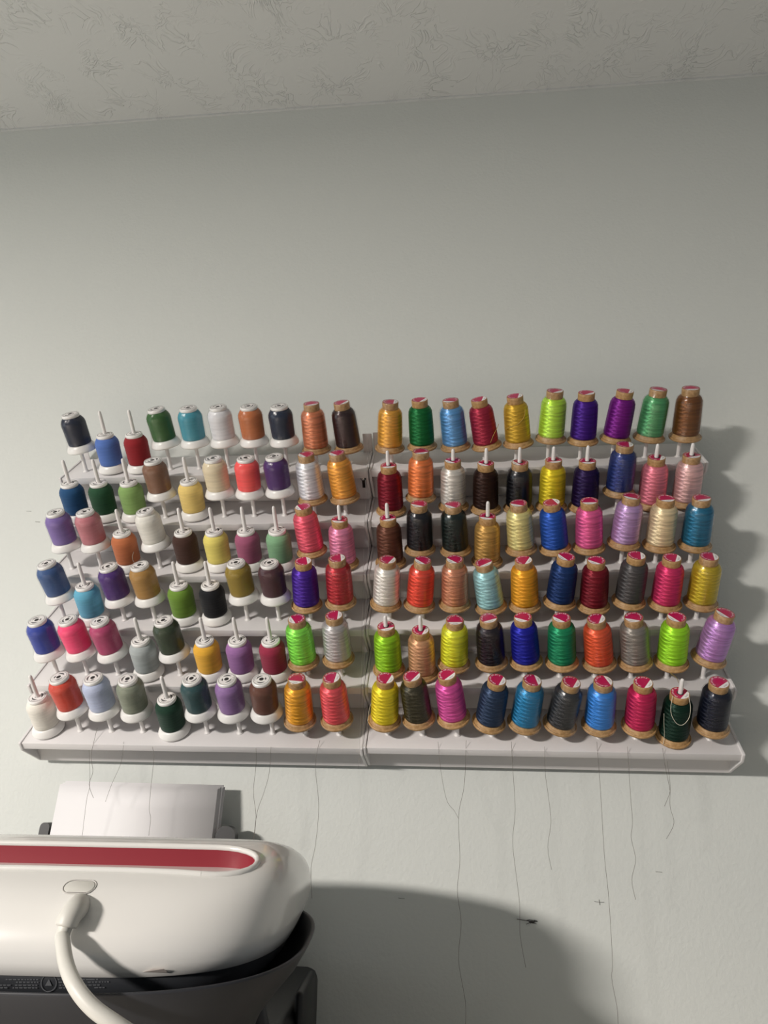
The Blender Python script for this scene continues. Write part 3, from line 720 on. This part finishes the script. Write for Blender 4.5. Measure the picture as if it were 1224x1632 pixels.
fl = bmesh.new(); fl.faces.new([fl.verts.new((x, y, -0.1344)) for x, y in inner])
obj('recess_floor', fl, M_PRESS, press)['label'] = 'glossy white floor of the recess'
rim = stadium(SLX + 0.0012, SLR + 0.0012); rim.append(rim[0])
obj('recess_rim', tube([V((x, y, top_z(x, y) + 0.0)) for x, y in rim], 0.0026, 10, caps=False), M_PRESS, press)
# dark heat-plate housing under the white shell
bm = loft([superellipse(a, b, z, 3.3, 96, 0, -0.0035) for z, a, b in ((-0.2268, 0.136, 0.112), (-0.2255, 0.142, 0.118), (-0.214, 0.154, 0.141), (-0.203, 0.1640, 0.1510), (-0.1932, 0.1665, 0.1532), (-0.1920, 0.1662, 0.1528))])
band_o = obj('plate_housing', smooth(bm, 0.9), M_BAND, press)
def surf_y(x, z, a, b, e=3.3): return -b * (max(0.0, 1 - abs(x / a) ** e)) ** (1 / e)
def press_front(px, py):
    """local point of the front face seen at that pixel of the photograph"""
    o = PM.inverted() @ V((0, -CAM_D, ZC)); d = PM.to_3x3().inverted() @ (CF + CR * ((px - 612) / FPX) - CU * ((py - 816) / FPX))
    hit = bvh.ray_cast(o, d.normalized()); return hit[0], hit[1]
# pill-shaped panel
p0, n0 = press_front(127, 1413.5)
bm = bmesh.new()
def pill(hx, hz, n=10):
    return [(hx - hz + hz * math.cos(a), hz * math.sin(a)) for a in [-math.pi / 2 + math.pi * k / n for k in range(n + 1)]] + [(-hx + hz + hz * math.cos(a), hz * math.sin(a)) for a in [math.pi / 2 + math.pi * k / n for k in range(n + 1)]]
basis = Matrix.Translation(p0) @ n0.to_track_quat('Z', 'Y').to_matrix().to_4x4()
tube_pts = [V((x, z, 0.0002)) for x, z in pill(0.0128, 0.0066)]; tube_pts.append(tube_pts[0])
pl = obj('badge_panel', smooth(loft([[V((x, z, h)) for x, z in pill(0.0118 - e, 0.0056 - e)] for h, e in ((-0.001, 0), (0.0004, 0), (0.0007, 0.0006))]), 0.6), M_CORD, press)
pl.matrix_basis = basis
rg = obj('badge_groove', tube(tube_pts, 0.0005, 6, caps=False), mat('groove_grey', '#b9b6b1', 0.5), pl)
nt_ = obj('badge_notch_shade', rbox((-0.0075, -0.0066, -0.0006), (0.0072, -0.0052, 0.0006), 0.0004, 1), mat('notch_shade_grey', '#8f8b86', 0.6), pl)  # grey bar that paints in the shade of the notch
# printing on the dark housing: rows of fine lines and a triangle-in-ring mark
bm = bmesh.new()
def hz(px, py):
    o = PM.inverted() @ V((0, -CAM_D, ZC)); d = PM.to_3x3().inverted() @ (CF + CR * ((px - 612) / FPX) - CU * ((py - 816) / FPX))
    t = (-0.1560 - o.y) / d.y; return o + d * t
def stroke(x0, x1, y0, y1):
    q = [hz(x0, y1), hz(x1, y1), hz(x1, y0), hz(x0, y0)]
    for v in q: v.y = surf_y(v.x, v.z, 0.1665 - (-0.1932 - v.z) * 0.169, 0.1532 - (-0.1932 - v.z) * 0.149) - 0.0039
    bm.faces.new([bm.verts.new(v) for v in q])
for r0, xs in ((1560.5, ((10, 62), (93, 118), (122, 150), (142, 158))), (1565, ((26, 62), (94, 104), (108, 120), (140, 175))), (1570, ((0, 20), (24, 62), (95, 106), (130, 160))), (1574.5, ((0, 14), (20, 60), (94, 104), (110, 118), (150, 166)))):
    for a, b in xs:
        x = a
        while x < b - 2:
            w = random.uniform(2.5, 6); stroke(x, min(x + w, b), r0 - 0.9, r0 + 0.9); x += w + 1.4
c = hz(78, 1566.5)
for k in range(24):
    for (rr0, rr1) in ((0.0054, 0.0060),):
        a0, a1 = 2 * math.pi * k / 24, 2 * math.pi * (k + 1) / 24
        q = [(rr0, a0), (rr1, a0), (rr1, a1), (rr0, a1)]
        vs = [V((c.x + r * math.cos(a), 0, c.z + r * math.sin(a))) for r, a in q]
        for v in vs: v.y = surf_y(v.x, v.z, 0.1665 - (-0.1932 - v.z) * 0.169, 0.1532 - (-0.1932 - v.z) * 0.149) - 0.0039
        bm.faces.new([bm.verts.new(v) for v in vs])
tri = [(-0.0026, -0.0018), (0.0026, -0.0018), (0.0, 0.0028)]
vs = [V((c.x + x, 0, c.z + z)) for x, z in tri]
for v in vs: v.y = surf_y(v.x, v.z, 0.1665 - (-0.1932 - v.z) * 0.169, 0.1532 - (-0.1932 - v.z) * 0.149) - 0.0039
bm.faces.new([bm.verts.new(v) for v in vs])
bmesh.ops.recalc_face_normals(bm, faces=bm.faces)
obj('housing_print', bm, M_MARK, band_o)
# peeling end of clear protective film near the lower edge
f0 = press_front(228, 1549)[0]; f1 = press_front(268, 1549)[0]; f2 = press_front(264, 1541)[0]; f3 = press_front(246, 1542)[0]
bm = bmesh.new()
q = [f0 + V((0, -0.0004, 0)), f1 + V((0, -0.0016, 0)), f2 + V((0, -0.0042, 0)), f3 + V((0, -0.0022, 0))]
A = [bm.verts.new(v) for v in q]; B = [bm.verts.new(v + V((0, 0.0003, 0))) for v in q]
bm.faces.new(A); bm.faces.new(list(reversed(B)))
for j in range(4): bm.faces.new((A[j], B[j], B[(j + 1) % 4], A[(j + 1) % 4]))
bmesh.ops.recalc_face_normals(bm, faces=bm.faces)
obj('film_flap', bm, mat('film_flap_grey', '#c9bfb8', 0.3), press)
# cord and its strain relief
def loc(px, py, ly):
    o = PM.inverted() @ V((0, -CAM_D, ZC)); d = PM.to_3x3().inverted() @ (CF + CR * ((px - 612) / FPX) - CU * ((py - 816) / FPX))
    t = (ly - o.y) / d.y; return o + d * t
b0, bn = press_front(121, 1449)
bpath = spline([loc(127, 1444, b0.y + 0.008), loc(124, 1446, b0.y - 0.001), loc(119, 1451, b0.y - 0.009), loc(111, 1462, b0.y - 0.014), loc(105, 1477, b0.y - 0.0165)], 4)
tip = bpath[-1]; bdir = (bpath[-1] - bpath[-2]).normalized()
bt = tube(bpath + [tip + bdir * 0.0004], [0.0090 - 0.0012 * k / 16 for k in range(17)] + [0.0055], 24)
boot = obj('strain_relief', bt, M_CORD, press)
cpts = [tip - bdir * 0.008, tip + bdir * 0.005, loc(100, 1502, -0.176), loc(106, 1538, -0.190), loc(121, 1573, -0.203), loc(148, 1606, -0.209), loc(187, 1634, -0.210), loc(240, 1668, -0.205), loc(330, 1720, -0.200)]
end = cpts[-1]
zt = ZT - ZC + 0.006
cpts += [V((end.x + 0.08, end.y - 0.01, (end.z + zt) / 2)), V((end.x + 0.16, end.y - 0.01, zt)), V((end.x + 0.30, end.y + 0.06, zt))]
obj('power_cord', tube(spline(cpts, 8), 0.0051, 16), M_CORD, press)

# stand: dished tray with a flared rim on a narrower foot
stand = empty('press_stand', PM)
tag(stand, 'dark grey dished stand with flared rim holding the heat press', 'stand')
RZ = -0.1920
prof_out = [(-0.2980, 0.120, 0.120), (-0.295, 0.130, 0.130), (-0.268, 0.140, 0.140), (-0.245, 0.150, 0.152), (-0.226, 0.165, 0.170), (-0.209, 0.180, 0.187), (RZ - 0.002, 0.1890, 0.1985), (RZ, 0.1900, 0.1992), (RZ + 0.0006, 0.1890, 0.1980)]
prof_in = [(RZ - 0.0002, 0.1862, 0.1945), (-0.208, 0.1765, 0.184), (-0.220, 0.160, 0.168), (-0.2255, 0.145, 0.150), (-0.2270, 0.100, 0.080)]
def sring(z, a, b):
    """the wall of the dish ends in two rounded horns, its back is open"""
    out = superellipse(a, b * 0.70, z, 2.7, 96, 0, -0.052)
    for v in out:
        t = min(1.0, max(0.0, (v.y - 0.030) / 0.045)); t = t * t * (3 - 2 * t)
        if v.z > -0.2275: v.z += (-0.2275 - v.z) * t
    return out
bm = loft([sring(*p) for p in prof_out + prof_in])
obj('tray', smooth(bm, 0.6), M_STAND, stand)
for sx in (-1, 1):
    for sy in (-1, 1):
        a = V((sx * 0.120, -0.05 + sy * 0.070, -0.232)); b = V((sx * 0.140, -0.05 + sy * 0.070, -0.3035))
        obj('leg', tube([a + V((0, 0, 0.004)), a, b, b + V((0, 0, -0.001))], [0.004, 0.0075, 0.0095, 0.008], 12), M_STAND, stand)
